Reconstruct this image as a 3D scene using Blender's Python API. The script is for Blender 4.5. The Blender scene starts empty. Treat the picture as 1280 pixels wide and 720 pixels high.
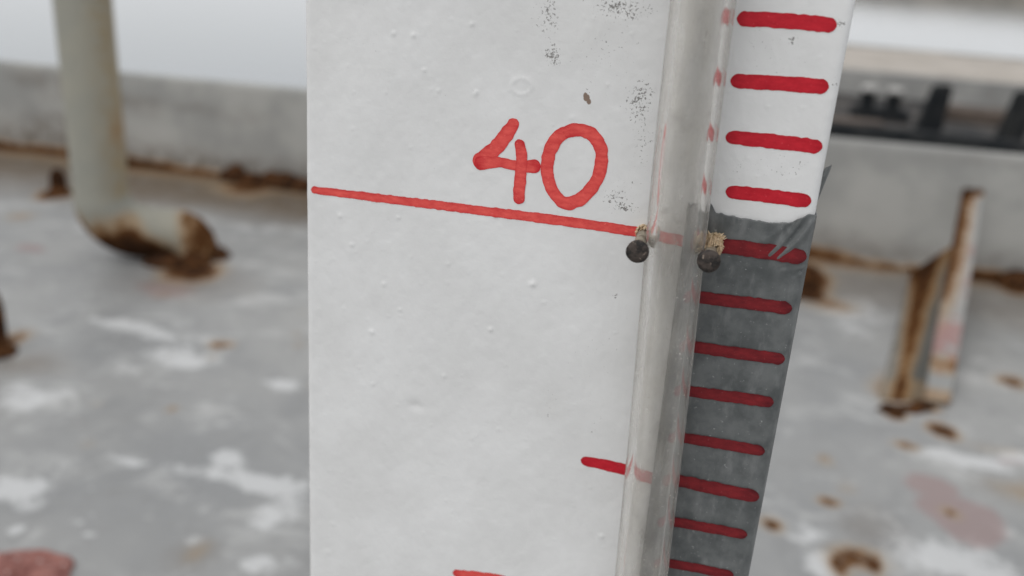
import bpy, math, random
import numpy as np
from mathutils import Matrix, Vector

random.seed(7)
RNG = np.random.default_rng(11)
SC = bpy.context.scene
COL = SC.collection

# ------------------------------------------------------------------ camera
F_PX = 1130.0                                  # focal length in photo pixels (1280 wide)
CAM = np.array([0.08267, -0.16506, 0.46629])   # metres; board front is y = 0, deck is z = 0


def _rz(t):
    return np.array([[math.cos(t), -math.sin(t), 0], [math.sin(t), math.cos(t), 0], [0, 0, 1]])


def _rx(t):
    return np.array([[1, 0, 0], [0, math.cos(t), -math.sin(t)], [0, math.sin(t), math.cos(t)]])


ROT = _rz(0.2253517) @ _rx(1.2263018) @ _rz(0.0732778)
cam_data = bpy.data.cameras.new('camera')
cam_data.sensor_width = 36.0
cam_data.lens = 36.0 * F_PX / 1280.0
cam_data.clip_start = 0.01
cam_data.clip_end = 5000.0
cam_data.dof.use_dof = True
cam_data.dof.focus_distance = 0.170
cam_data.dof.aperture_fstop = cam_data.lens / 2.5
cam = bpy.data.objects.new('camera', cam_data)
COL.objects.link(cam)
mw = Matrix.Identity(4)
for i in range(3):
    for j in range(3):
        mw[i][j] = ROT[i][j]
    mw[i][3] = CAM[i]
cam.matrix_world = mw
SC.camera = cam

# ------------------------------------------------------------------ sky, sun, exposure
SUN_EL, SUN_AZ = math.radians(52), math.radians(-125)   # direction towards the sun, azimuth from +x
world = bpy.data.worlds.new('World')
SC.world = world
world.use_nodes = True
wn = world.node_tree
wn.nodes.clear()
sky = wn.nodes.new('ShaderNodeTexSky')
sky.sky_type = 'NISHITA'
sky.sun_disc = False
sky.sun_elevation = SUN_EL
sky.sun_rotation = math.pi / 2 - SUN_AZ
sky.air_density = 1.0
sky.dust_density = 5.0
sky.ozone_density = 1.0
hs = wn.nodes.new('ShaderNodeHueSaturation')
hs.inputs['Saturation'].default_value = 0.22
bg = wn.nodes.new('ShaderNodeBackground')
bg.inputs['Strength'].default_value = 0.134
wo = wn.nodes.new('ShaderNodeOutputWorld')
wn.links.new(sky.outputs[0], hs.inputs['Color'])
ov = wn.nodes.new('ShaderNodeMix')                    # even cloud cover over the clear sky
ov.data_type = 'RGBA'
ov.inputs[0].default_value = 0.8
ov.inputs[7].default_value = (6.9, 7.0, 7.15, 1)
wn.links.new(hs.outputs[0], ov.inputs[6])
wn.links.new(ov.outputs[2], bg.inputs['Color'])
wn.links.new(bg.outputs[0], wo.inputs['Surface'])

sun_d = bpy.data.lights.new('sun', 'SUN')
sun_d.energy = 0.6
sun_d.angle = math.radians(35)
sun_d.color = (1.0, 0.97, 0.93)
sun = bpy.data.objects.new('sun', sun_d)
COL.objects.link(sun)
to_sun = Vector((math.cos(SUN_EL) * math.cos(SUN_AZ), math.cos(SUN_EL) * math.sin(SUN_AZ), math.sin(SUN_EL)))
sun.rotation_euler = to_sun.to_track_quat('Z', 'Y').to_euler()
sun.location = to_sun * 20

SC.view_settings.view_transform = 'Standard'
SC.view_settings.look = 'None'
SC.view_settings.gamma = 1.0
SC.view_settings.use_curve_mapping = False
SC.view_settings.exposure = 0.0
SC.render.engine = 'CYCLES'
SC.cycles.use_denoising = True
SC.cycles.max_bounces = 14
SC.cycles.transmission_bounces = 12


# ------------------------------------------------------------------ helpers: pixels of the photo to points
def ray(px, py):
    return ROT @ np.array([px - 640.0, 360.0 - py, -F_PX])


def on_z(px, py, z=0.0):
    d = ray(px, py)
    return CAM + d * ((z - CAM[2]) / d[2])


def on_y(px, py, y=0.0):
    d = ray(px, py)
    return CAM + d * ((y - CAM[1]) / d[1])


# ------------------------------------------------------------------ helpers: numpy noise
class Noise:
    def __init__(self, seed):
        self.t = np.random.default_rng(seed).random((256, 256))

    def base(self, x, y):
        xi, yi = np.floor(x).astype(int), np.floor(y).astype(int)
        fx, fy = x - xi, y - yi
        fx, fy = fx * fx * (3 - 2 * fx), fy * fy * (3 - 2 * fy)
        t = self.t
        a, b = t[yi & 255, xi & 255], t[yi & 255, (xi + 1) & 255]
        c, d = t[(yi + 1) & 255, xi & 255], t[(yi + 1) & 255, (xi + 1) & 255]
        return (a * (1 - fx) + b * fx) * (1 - fy) + (c * (1 - fx) + d * fx) * fy

    def fbm(self, x, y, o=4):
        x, y = np.asarray(x, float), np.asarray(y, float)
        s, a, n = 0.0, 0.5, 0.0
        for _ in range(o):
            s = s + a * self.base(x, y)
            n += a
            x, y, a = x * 2.03 + 17.3, y * 2.03 + 5.1, a * 0.5
        return s / n


def sstep(a, b, v):
    t = np.clip((v - a) / (b - a), 0, 1)
    return t * t * (3 - 2 * t)


# ------------------------------------------------------------------ helpers: objects
def link(name, me, mat=None, parent=None, smooth=True):
    o = bpy.data.objects.new(name, me)
    COL.objects.link(o)
    if mat is not None:
        me.materials.append(mat)
    if parent is not None:
        o.parent = parent
    if smooth and len(me.polygons):
        me.polygons.foreach_set('use_smooth', np.ones(len(me.polygons), bool))
    me.update()
    return o


def mesh(name, verts, faces):
    me = bpy.data.meshes.new(name)
    me.from_pydata([tuple(map(float, v)) for v in verts], [], faces)
    me.update()
    return me


def tag(o, label, cat, group=None):
    o['label'] = label
    o['category'] = cat
    if group:
        o['group'] = group
    return o


def empty(name, loc=(0, 0, 0)):
    o = bpy.data.objects.new(name, None)
    o.empty_display_size = 0.05
    COL.objects.link(o)
    o.location = loc
    return o


def mask_attr(me, name, arr4):
    a = me.color_attributes.new(name, 'FLOAT_COLOR', 'POINT')
    a.data.foreach_set('color', np.ascontiguousarray(arr4, dtype=np.float32).ravel())


def grid_faces(nu, nv, off=0, flip=False):
    i = np.arange(nu - 1)
    j = np.arange(nv - 1)
    J, I = np.meshgrid(j, i, indexing='ij')
    a = off + J * nu + I
    q = np.stack([a, a + 1, a + 1 + nu, a + nu], -1).reshape(-1, 4)
    return q[:, ::-1] if flip else q


def np_mesh(name, V, Q):
    me = bpy.data.meshes.new(name)
    me.vertices.add(len(V))
    me.vertices.foreach_set('co', np.ascontiguousarray(V, dtype=np.float32).ravel())
    me.loops.add(Q.size)
    me.loops.foreach_set('vertex_index', np.ascontiguousarray(Q, dtype=np.int32).ravel())
    me.polygons.add(len(Q))
    me.polygons.foreach_set('loop_start', np.arange(0, Q.size, 4, dtype=np.int32))
    me.update(calc_edges=True)
    me.validate()
    return me


def box_mesh(name, lo, hi, bev=0.0):
    """box with chamfered edges"""
    import bmesh
    bm = bmesh.new()
    bmesh.ops.create_cube(bm, size=1.0)
    for v in bm.verts:
        v.co = Vector([(lo[k] + hi[k]) / 2 + v.co[k] * (hi[k] - lo[k]) for k in range(3)])
    if bev > 0:
        bmesh.ops.bevel(bm, geom=list(bm.edges), offset=bev, segments=2, affect='EDGES', profile=0.6)
    me = bpy.data.meshes.new(name)
    bm.to_mesh(me)
    bm.free()
    return me


def sweep(path, radii, n=24, caps=True):
    """tube along a path; returns verts, faces"""
    P = [Vector(p) for p in path]
    V, Fc = [], []
    up = None
    for i, p in enumerate(P):
        t = (P[min(i + 1, len(P) - 1)] - P[max(i - 1, 0)]).normalized()
        if up is None:
            ref = Vector((0, 1, 0)) if abs(t.y) < 0.9 else Vector((1, 0, 0))
            up = (ref - t * ref.dot(t)).normalized()
        else:
            up = (up - t * up.dot(t)).normalized()
        b = t.cross(up)
        r = radii[i] if hasattr(radii, '__len__') else radii
        for k in range(n):
            a = 2 * math.pi * k / n
            V.append(p + (up * math.cos(a) + b * math.sin(a)) * r)
    for i in range(len(P) - 1):
        for k in range(n):
            Fc.append((i * n + k, i * n + (k + 1) % n, (i + 1) * n + (k + 1) % n, (i + 1) * n + k))
    if caps:
        Fc.append(tuple(range(n - 1, -1, -1)))
        Fc.append(tuple(range((len(P) - 1) * n, len(P) * n)))
    return V, Fc


# ------------------------------------------------------------------ helpers: node materials
class NM:
    def __init__(self, name):
        self.m = bpy.data.materials.new(name)
        self.m.use_nodes = True
        self.t = self.m.node_tree
        self.t.nodes.clear()
        self.out = self.t.nodes.new('ShaderNodeOutputMaterial')
        self.p = self.t.nodes.new('ShaderNodeBsdfPrincipled')
        self.t.links.new(self.p.outputs[0], self.out.inputs['Surface'])
        self.geo = None

    def node(self, kind, **kw):
        n = self.t.nodes.new(kind)
        for k, v in kw.items():
            setattr(n, k, v)
        return n

    def put(self, sock, v):
        if hasattr(v, 'is_output') or isinstance(v, bpy.types.NodeSocket):
            self.t.links.new(v, sock)
        elif isinstance(v, (tuple, list)) and len(v) == 3 and sock.type == 'RGBA':
            sock.default_value = (*v, 1)
        else:
            sock.default_value = v

    def pos(self):
        if self.geo is None:
            self.geo = self.node('ShaderNodeNewGeometry')
        return self.geo.outputs['Position']

    def noise(self, scale, detail=4, rough=0.55, stretch=None, dist=0.0):
        n = self.node('ShaderNodeTexNoise')
        n.inputs['Scale'].default_value = scale
        n.inputs['Detail'].default_value = detail
        n.inputs['Roughness'].default_value = rough
        n.inputs['Distortion'].default_value = dist
        v = self.pos()
        if stretch:
            mp = self.node('ShaderNodeMapping')
            mp.inputs['Scale'].default_value = stretch
            self.t.links.new(v, mp.inputs['Vector'])
            v = mp.outputs[0]
        self.t.links.new(v, n.inputs['Vector'])
        return n.outputs['Fac']

    def ramp(self, fac, a, b):
        """smooth 0..1 between a and b"""
        n = self.node('ShaderNodeMapRange', interpolation_type='SMOOTHSTEP')
        self.put(n.inputs['Value'], fac)
        self.put(n.inputs['From Min'], a)
        self.put(n.inputs['From Max'], b)
        return n.outputs['Result']

    def math(self, op, a, b=0.0, clamp=False):
        n = self.node('ShaderNodeMath', operation=op, use_clamp=clamp)
        self.put(n.inputs[0], a)
        self.put(n.inputs[1], b)
        return n.outputs[0]

    def mix(self, fac, a, b):
        n = self.node('ShaderNodeMix', data_type='RGBA')
        self.put(n.inputs[0], fac)
        self.put(n.inputs[6], a)
        self.put(n.inputs[7], b)
        return n.outputs[2]

    def attr(self, name):
        n = self.node('ShaderNodeAttribute', attribute_name=name)
        s = self.node('ShaderNodeSeparateColor')
        self.t.links.new(n.outputs['Color'], s.inputs[0])
        return s.outputs[0], s.outputs[1], s.outputs[2], n.outputs['Alpha']

    def bump(self, h, dist, strength=1.0):
        n = self.node('ShaderNodeBump')
        n.inputs['Strength'].default_value = strength
        n.inputs['Distance'].default_value = dist
        self.t.links.new(h, n.inputs['Height'])
        self.t.links.new(n.outputs[0], self.p.inputs['Normal'])

    def set(self, color=None, rough=None, metal=None, spec=None):
        if color is not None:
            self.put(self.p.inputs['Base Color'], color)
        if rough is not None:
            self.put(self.p.inputs['Roughness'], rough)
        if metal is not None:
            self.put(self.p.inputs['Metallic'], metal)
        if spec is not None:
            self.put(self.p.inputs['Specular IOR Level'], spec)
        return self


RUST_D, RUST_M, RUST_L = (0.034, 0.017, 0.010), (0.095, 0.042, 0.017), (0.24, 0.105, 0.035)


def rust_by_level(m, level, s=60):
    """orange at the thin edge of a stain, near black where it has eaten deep"""
    v = m.math('ADD', level, m.math('MULTIPLY', m.math('SUBTRACT', m.noise(s, 5, 0.65), 0.5), 0.9))
    c = m.mix(m.ramp(v, 0.40, 0.75), (0.25, 0.125, 0.045), RUST_M)
    return m.mix(m.ramp(v, 0.70, 1.05), c, RUST_D)


def rust_color(m, s=60):
    n1 = m.noise(s, 5, 0.65)
    c = m.mix(m.ramp(n1, 0.42, 0.62), RUST_D, RUST_M)
    return m.mix(m.ramp(m.noise(s * 2.3, 4, 0.6), 0.55, 0.75), c, RUST_L)


# deck paint: worn grey over white, pink primer, rust; masks say where the wear is
m = NM('deck_paint')
mr, mwht, mpk, mbr = m.attr('wear')
n_big, n_mid, n_fine = m.noise(3.0, 4), m.noise(26, 6, 0.65), m.noise(120, 5, 0.6)
c = m.mix(m.ramp(n_big, 0.3, 0.7), (0.245, 0.249, 0.25), (0.33, 0.328, 0.318))
c = m.mix(m.math('MULTIPLY', m.ramp(n_mid, 0.50, 0.70), 0.5), c, (0.21, 0.213, 0.213))
c = m.mix(m.math('MULTIPLY', m.ramp(m.noise(9, 6, 0.7, None, 0.8), 0.48, 0.66), 0.55), c, (0.21, 0.214, 0.216))
c = m.mix(m.math('MULTIPLY', m.ramp(m.noise(11, 6, 0.72, (1, 1.3, 1), 0.6), 0.50, 0.68), 0.6), c, (0.50, 0.50, 0.49))
c = m.mix(m.math('MULTIPLY', m.ramp(m.noise(55, 6, 0.7), 0.60, 0.72), 0.45), c, (0.55, 0.55, 0.54))
w_b = m.ramp(m.math('ADD', mwht, m.math('ADD', m.math('MULTIPLY', m.math('SUBTRACT', n_mid, 0.5), 1.9), m.math('MULTIPLY', m.math('SUBTRACT', n_fine, 0.5), 0.9))), 0.30, 0.80)
c = m.mix(m.math('MULTIPLY', w_b, 0.74), c, (0.60, 0.605, 0.605))
p_b = m.ramp(m.math('ADD', mpk, m.math('MULTIPLY', m.math('SUBTRACT', n_mid, 0.5), 0.5)), 0.30, 0.55)
c = m.mix(m.math('MULTIPLY', p_b, 0.6), c, (0.27, 0.165, 0.155))
b_b = m.math('MULTIPLY', mbr, m.ramp(n_mid, 0.1, 0.5))
c = m.mix(b_b, c, m.mix(m.ramp(n_fine, 0.4, 0.6), (0.10, 0.075, 0.052), (0.165, 0.13, 0.095)))
halo = m.math('MULTIPLY', m.ramp(m.math('ADD', mr, m.math('MULTIPLY', m.math('SUBTRACT', n_mid, 0.5), 0.5)), 0.0, 0.6), 0.6)
c = m.mix(halo, c, (0.31, 0.235, 0.15))
r_b = m.ramp(m.math('ADD', mr, m.math('MULTIPLY', m.math('SUBTRACT', n_fine, 0.5), 0.9)), 0.34, 0.78)
c = m.mix(r_b, c, rust_by_level(m, mr, 70))
m.set(color=c, rough=m.mix(r_b, (0.42,) * 3, (0.95,) * 3), spec=m.math('SUBTRACT', 0.45, m.math('MULTIPLY', r_b, 0.4)))
m.bump(n_mid, 0.002, 0.6)
DECK = m.m

# painted steel with rust mask (bulwark, stay, pipe): r = rust, plus shade in the web's top corner, g = stain, b = pink
def painted_steel(name, base, base2, s=60, stain=(0.20, 0.15, 0.10), gloss=0.3):
    m = NM(name)
    mr, mg, mb, ma = m.attr('wear')
    n1, n2 = m.noise(9, 5, 0.6), m.noise(s, 5, 0.65)
    c = m.mix(m.ramp(n1, 0.35, 0.65), base, base2)
    c = m.mix(m.math('MULTIPLY', mg, m.ramp(n2, 0.2, 0.7)), c, stain)
    pk = m.ramp(m.math('ADD', mb, m.math('MULTIPLY', m.math('SUBTRACT', n2, 0.5), 1.2)), 0.4, 0.6)
    c = m.mix(m.math('MULTIPLY', pk, 0.7), c, (0.30, 0.14, 0.13))
    rb = m.ramp(m.math('ADD', mr, m.math('MULTIPLY', m.math('SUBTRACT', n2, 0.5), 0.9)), 0.34, 0.72)
    c = m.mix(m.math('MULTIPLY', m.ramp(mr, 0.05, 0.45), 0.6), c, (0.30, 0.19, 0.09))
    c = m.mix(rb, c, rust_by_level(m, mr, s))
    m.set(color=c, rough=m.mix(rb, (0.6,) * 3, (0.95,) * 3), spec=m.math('MULTIPLY', m.math('SUBTRACT', 1.0, rb), gloss))
    m.bump(n2, 0.002, 0.6)
    return m.m


BULWARK_M = painted_steel('bulwark_paint', (0.30, 0.30, 0.288), (0.40, 0.396, 0.375), 40, (0.11, 0.085, 0.062))
STAY_M = painted_steel('stay_paint', (0.25, 0.255, 0.25), (0.33, 0.325, 0.31), 60, (0.19, 0.185, 0.17))
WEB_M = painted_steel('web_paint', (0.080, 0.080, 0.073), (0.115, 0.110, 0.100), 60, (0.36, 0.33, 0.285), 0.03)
PIPE_M = painted_steel('pipe_paint', (0.28, 0.278, 0.242), (0.33, 0.315, 0.26), 60, (0.30, 0.22, 0.11))

m = NM('rust')
m.set(color=rust_color(m, 55), rough=0.95, spec=0.08)
m.bump(m.noise(90, 5, 0.7), 0.004, 0.9)
RUST_MAT = m.m

m = NM('red_primer_scale')
n1 = m.noise(75, 6, 0.7)
c = m.mix(m.ramp(n1, 0.35, 0.6), (0.16, 0.05, 0.04), (0.32, 0.135, 0.11))
c = m.mix(m.ramp(m.noise(210, 3, 0.6), 0.62, 0.70), c, (0.55, 0.50, 0.47))
m.set(color=c, rough=0.7)
m.bump(n1, 0.003, 0.8)
PRIMER = m.m

# white board paint with dirt specks (dirt.r = speck density, dirt.g = smear, dirt.b = brown chip)
m = NM('white_board_paint')
dr, dg, db, da = m.attr('dirt')
n_lo, n_sp, n_sp2 = m.noise(45, 4, 0.6), m.noise(3200, 3, 0.6), m.noise(1900, 3, 0.65, None, 0.4)
dr = m.math('MULTIPLY', dr, m.math('ADD', 0.35, m.math('MULTIPLY', m.noise(330, 3, 0.6), 1.35)))
c = m.mix(m.ramp(n_lo, 0.3, 0.7), (0.725, 0.725, 0.718), (0.80, 0.802, 0.798))
c = m.mix(m.math('MULTIPLY', m.ramp(m.noise(700, 4, 0.7), 0.5, 0.8), 0.10), c, (0.55, 0.55, 0.54))
c = m.mix(m.math('MULTIPLY', dg, 0.55), c, (0.50, 0.49, 0.46))
thr = m.math('SUBTRACT', 0.80, m.math('MULTIPLY', dr, 0.33))
sp = m.ramp(m.math('SUBTRACT', n_sp2, thr), -0.03, 0.03)
sp2 = m.ramp(m.math('SUBTRACT', n_sp, m.math('SUBTRACT', 0.80, m.math('MULTIPLY', dr, 0.22))), -0.02, 0.03)
sp = m.math('MAXIMUM', m.math('MULTIPLY', sp, 0.85), m.math('MULTIPLY', sp2, 0.6))
c = m.mix(sp, c, (0.15, 0.14, 0.13))
c = m.mix(m.ramp(db, 0.35, 0.6), c, (0.24, 0.17, 0.13))
m.set(color=c, rough=0.38)
m.bump(m.noise(1500, 3, 0.6), 0.00006, 0.5)
BOARD_M = m.m

# marker ink; ink.r = how heavy the pen lay
def ink(name, light, dark):
    m = NM(name)
    ir, ig, ib, ia = m.attr('ink')
    n1 = m.noise(430, 4, 0.65, (1, 1, 2.4))
    f = m.math('ADD', ir, m.math('MULTIPLY', m.math('SUBTRACT', n1, 0.5), 1.7), clamp=True)
    c = m.mix(f, light, dark)
    c = m.mix(m.math('MULTIPLY', m.ramp(m.noise(1900, 4, 0.65), 0.60, 0.74), 0.55), c, tuple(min(1, v * 1.15 + 0.09) for v in light))
    m.set(color=c, rough=0.45, spec=0.25)
    m.bump(m.noise(1500, 3), 0.00005, 0.5)
    return m.m


INK = ink('red_marker_ink', (0.86, 0.125, 0.105), (0.55, 0.022, 0.030))
INK_TICK = ink('red_marker_ink_heavy', (0.62, 0.020, 0.036), (0.42, 0.006, 0.018))
INK_TAPE = ink('red_marker_ink_over_grey', (0.24, 0.019, 0.024), (0.09, 0.006, 0.010))

m = NM('grey_tape')
n1, n2 = m.noise(160, 5, 0.65), m.noise(420, 4, 0.6, (1, 1, 0.35))
c = m.mix(m.ramp(n1, 0.3, 0.7), (0.074, 0.081, 0.082), (0.150, 0.158, 0.158))
c = m.mix(m.math('MULTIPLY', m.ramp(n2, 0.5, 0.8), 0.5), c, (0.27, 0.275, 0.275))
c = m.mix(m.math('MULTIPLY', m.ramp(m.noise(1500, 3, 0.6), 0.66, 0.75), 0.6), c, (0.45, 0.45, 0.45))
m.set(color=c, rough=0.33)
m.bump(n1, 0.0002, 0.4)
TAPE_M = m.m

# clouded plastic tube: refracting wall with a thin film of grime
m = NM('clouded_clear_plastic')
m.set(color=(0.962, 0.948, 0.925), rough=0.11)
m.p.inputs['Transmission Weight'].default_value = 1.0
m.p.inputs['IOR'].default_value = 1.43
dif = m.node('ShaderNodeBsdfDiffuse')
dirt = m.mix(m.ramp(m.noise(420, 5, 0.6, (1, 1, 0.22)), 0.35, 0.65), (0.68, 0.645, 0.58), (0.82, 0.795, 0.75))
dirt = m.mix(m.math('MULTIPLY', m.ramp(m.noise(170, 4, 0.6), 0.60, 0.74), 0.8), dirt, (0.16, 0.14, 0.11))
m.put(dif.inputs['Color'], dirt)
trl = m.node('ShaderNodeBsdfTranslucent')
m.put(trl.inputs['Color'], dirt)
md = m.node('ShaderNodeMixShader')
md.inputs[0].default_value = 0.2
m.t.links.new(dif.outputs[0], md.inputs[1])
m.t.links.new(trl.outputs[0], md.inputs[2])
mx = m.node('ShaderNodeMixShader')
f = m.ramp(m.noise(260, 5, 0.65, (1, 1, 0.3)), 0.30, 0.80)
f = m.math('ADD', m.math('MULTIPLY', f, 0.28), 0.11)
f = m.math('ADD', f, m.math('MULTIPLY', m.ramp(m.noise(2100, 3, 0.6), 0.64, 0.73), 0.5), clamp=True)
m.put(mx.inputs[0], f)
m.t.links.new(m.p.outputs[0], mx.inputs[1])
m.t.links.new(md.outputs[0], mx.inputs[2])
m.t.links.new(mx.outputs[0], m.out.inputs['Surface'])
TUBE_M = m.m
m = NM('clear_plastic')
m.set(color=(0.995, 0.992, 0.985), rough=0.04)
m.p.inputs['Transmission Weight'].default_value = 1.0
m.p.inputs['IOR'].default_value = 1.43
TUBE_IN = m.m

m = NM('nail_head_rust')
c = m.mix(m.ramp(m.noise(700, 5, 0.65), 0.38, 0.6), (0.014, 0.012, 0.011), (0.065, 0.050, 0.042))
c = m.mix(m.ramp(m.noise(1500, 3, 0.6), 0.64, 0.72), c, (0.38, 0.30, 0.24))
m.set(color=c, rough=0.6, metal=0.25)
m.bump(m.noise(1200, 4, 0.6), 0.0003, 0.8)
NAIL_HEAD_M = m.m
m = NM('nail_shank_paint')
c = m.mix(m.ramp(m.noise(500, 4, 0.6), 0.4, 0.6), (0.20, 0.165, 0.12), (0.36, 0.32, 0.25))
m.set(color=c, rough=0.7)
NAIL_SHANK_M = m.m
m = NM('raw_wood_fibre')
c = m.mix(m.ramp(m.noise(900, 3, 0.6), 0.35, 0.65), (0.50, 0.37, 0.23), (0.72, 0.58, 0.40))
m.set(color=c, rough=0.9)
WOOD_M = m.m

# far things
m = NM('river_water')
nz = m.noise(1.6, 5, 0.6, (1, 1.6, 1))
m.set(color=(0.25, 0.275, 0.29), rough=0.05, spec=0.5)
m.p.inputs['IOR'].default_value = 1.33
m.bump(nz, 0.006, 0.5)
RIVER_M = m.m
m = NM('barge_dark_paint')
c = m.mix(m.ramp(m.noise(4, 5, 0.6), 0.4, 0.65), (0.045, 0.046, 0.047), (0.11, 0.10, 0.092))
m.set(color=c, rough=0.95, spec=0.08)
BARGE_DARK = m.m
m = NM('barge_black_paint')
c = m.mix(m.ramp(m.noise(7, 4, 0.6), 0.4, 0.7), (0.016, 0.018, 0.02), (0.035, 0.036, 0.036))
m.set(color=c, rough=0.9, spec=0.1)
BARGE_BLACK = m.m
m = NM('barge_grey_paint')
c = m.mix(m.ramp(m.noise(3, 5, 0.6), 0.35, 0.65), (0.27, 0.27, 0.26), (0.37, 0.365, 0.35))
c = m.mix(m.ramp(m.noise(5, 5, 0.6, (1, 1, 0.3)), 0.62, 0.75), c, (0.16, 0.12, 0.09))
m.set(color=c, rough=0.6)
BARGE_GREY = m.m
m = NM('white_paint_far')
m.set(color=m.mix(m.ramp(m.noise(20, 4), 0.4, 0.7), (0.5, 0.49, 0.47), (0.38, 0.37, 0.35)), rough=0.6)
WHITE_FAR = m.m
m = NM('sand_load')
n1 = m.noise(2.2, 6, 0.7)
c = m.mix(m.ramp(n1, 0.35, 0.65), (0.36, 0.325, 0.285), (0.46, 0.42, 0.375))
c = m.mix(m.ramp(m.noise(5, 5, 0.65, (1, .5, 1)), 0.62, 0.72), c, (0.22, 0.19, 0.16))
m.set(color=c, rough=0.95)
m.bump(n1, 0.05, 0.6)
SAND_M = m.m
m = NM('weathered_timber')
c = m.mix(m.ramp(m.noise(8, 5, 0.65, (0.4, 1, 1)), 0.38, 0.62), (0.07, 0.054, 0.044), (0.14, 0.11, 0.09))
m.set(color=c, rough=0.9)
TIMBER_M = m.m
m = NM('far_bank_earth')
c = m.mix(m.ramp(m.noise(0.05, 6, 0.7), 0.4, 0.6), (0.13, 0.12, 0.10), (0.21, 0.19, 0.16))
m.set(color=c, rough=1.0)
BANK_M = m.m
m = NM('hull_paint')
c = m.mix(m.ramp(m.noise(5, 5, 0.6), 0.4, 0.65), (0.06, 0.065, 0.07), (0.12, 0.09, 0.07))
m.set(color=c, rough=0.7)
HULL_M = m.m

# ------------------------------------------------------------------ setting: river, far bank, own pontoon
WATER_Z = -1.6
me = mesh('river', [(-2500, -2500, WATER_Z), (2500, -2500, WATER_Z), (2500, 4000, WATER_Z), (-2500, 4000, WATER_Z)], [(0, 1, 2, 3)])
river = link('river', me, RIVER_M)
river['kind'] = 'structure'

nb = Noise(3)
xs = np.linspace(-900, 900, 240)
ys = np.linspace(0, 1, 14)
V = np.zeros((14, 240, 3))
for j, t in enumerate(ys):
    ln = 560 + 18 * (nb.fbm(xs * 0.012, xs * 0 + 2) - 0.5)
    h = (np.sin(min(t * 2.2, 1) * math.pi / 2)) * (10 + 7 * (nb.fbm(xs * 0.02, xs * 0 + 9 + t * 3) - 0.5))
    V[j, :, 0] = xs
    V[j, :, 1] = ln + t * 110 + 3 * (nb.fbm(xs * 0.08, xs * 0 + j * 4.1) - 0.5)
    V[j, :, 2] = WATER_Z - 0.4 + h
bank = link('far_bank', np_mesh('far_bank', V.reshape(-1, 3), grid_faces(240, 14)), BANK_M)
bank['kind'] = 'structure'

BUL_Y = 1.50
nz = Noise(21)


def lin(a, b, step):
    return np.linspace(a, b, max(2, int(round((b - a) / step)) + 1))


dx = np.concatenate([np.linspace(-6, -1.8, 12)[:-1], lin(-1.8, 0.95, 0.006), np.linspace(0.95, 6, 12)[1:]])
dy = np.concatenate([np.linspace(-3, 0.22, 8)[:-1], lin(0.22, BUL_Y + 0.02, 0.006)])
X, Y = np.meshgrid(dx, dy)
WEAR = np.zeros(X.shape + (4,))
RUST, WHITE, PINK, BROWN = 0, 1, 2, 3
wob_x = 0.035 * (nz.fbm(X * 16, Y * 16) - 0.5)
wob_y = 0.045 * (nz.fbm(X * 16 + 40, Y * 16 + 9) - 0.5)
SPOTS = [
    # px, py, half width, half height (photo pixels), kind, strength
    (1178, 537, 20, 9, RUST, 1.0), (1135, 558, 14, 6, RUST, .7), (1033, 574, 10, 7, RUST, .55), (1040, 626, 15, 6, RUST, .8),
    (967, 654, 16, 9, RUST, .85), (1070, 700, 40, 20, RUST, .72), (1048, 706, 16, 18, RUST, .85), (1094, 706, 14, 18, RUST, .85), (1187, 641, 14, 8, RUST, .65), (1258, 475, 20, 8, RUST, .75),
    (272, 430, 18, 6, RUST, .7), (215, 510, 10, 6, RUST, .55), (30, 270, 24, 7, RUST, .45), (240, 338, 44, 14, RUST, .95),
    (1012, 352, 26, 22, RUST, 1.1), (1030, 378, 34, 12, RUST, .6), (1115, 515, 15, 9, RUST, 1.0), (1118, 488, 26, 22, RUST, .6),
    (1160, 507, 18, 8, RUST, .8), (244, 690, 16, 18, RUST, .4), (70, 243, 26, 8, RUST, 1.0), (8, 425, 26, 18, RUST, .7),
    (1276, 612, 30, 12, RUST, .45), (1245, 560, 40, 6, RUST, .3), (310, 235, 50, 12, RUST, .8), (1270, 362, 30, 8, RUST, .8),
    (1060, 610, 14, 10, RUST, .3), (395, 480, 12, 5, RUST, .35), (372, 430, 8, 5, RUST, .3), (120, 505, 8, 4, RUST, .3),
    (1162, 606, 34, 16, PINK, .8), (1200, 648, 48, 32, PINK, 1.0), (1260, 575, 40, 9, PINK, .45), (38, 310, 30, 9, PINK, .65),
    (215, 360, 60, 18, PINK, .55), (250, 320, 60, 18, PINK, .4), (1050, 615, 20, 12, PINK, .3),
    (1205, 573, 60, 9, WHITE, 1.0), (1268, 571, 36, 9, WHITE, 1.0), (1180, 695, 80, 26, WHITE, .9), (1225, 716, 60, 14, WHITE, 1.0),
    (1020, 665, 40, 12, WHITE, .6), (1020, 705, 24, 24, WHITE, .8), (165, 576, 36, 8, WHITE, .9), (20, 612, 42, 18, WHITE, 1.0),
    (36, 500, 60, 24, WHITE, .75), (300, 600, 110, 15, WHITE, .9), (350, 640, 40, 25, WHITE, .7), (225, 448, 60, 15, WHITE, .8),
    (170, 412, 110, 12, WHITE, .7), (352, 480, 24, 9, WHITE, .9), (288, 573, 24, 14, WHITE, .9), (330, 706, 34, 16, WHITE, .8),
    (95, 650, 14, 8, WHITE, .8), (110, 668, 10, 5, WHITE, .7), (18, 660, 12, 9, WHITE, .8), (240, 676, 12, 8, WHITE, .6),
    (160, 455, 70, 10, WHITE, .35), (1060, 390, 50, 40, WHITE, .55), (320, 285, 60, 12, WHITE, .5),
    (40, 455, 50, 18, BROWN, .55), (240, 695, 34, 22, BROWN, .35), (1085, 345, 70, 12, BROWN, .55), (1270, 375, 40, 8, BROWN, .6),
    (1090, 660, 30, 30, BROWN, .35), (240, 350, 80, 24, BROWN, .45), (1270, 615, 50, 14, BROWN, .3),
]
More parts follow.
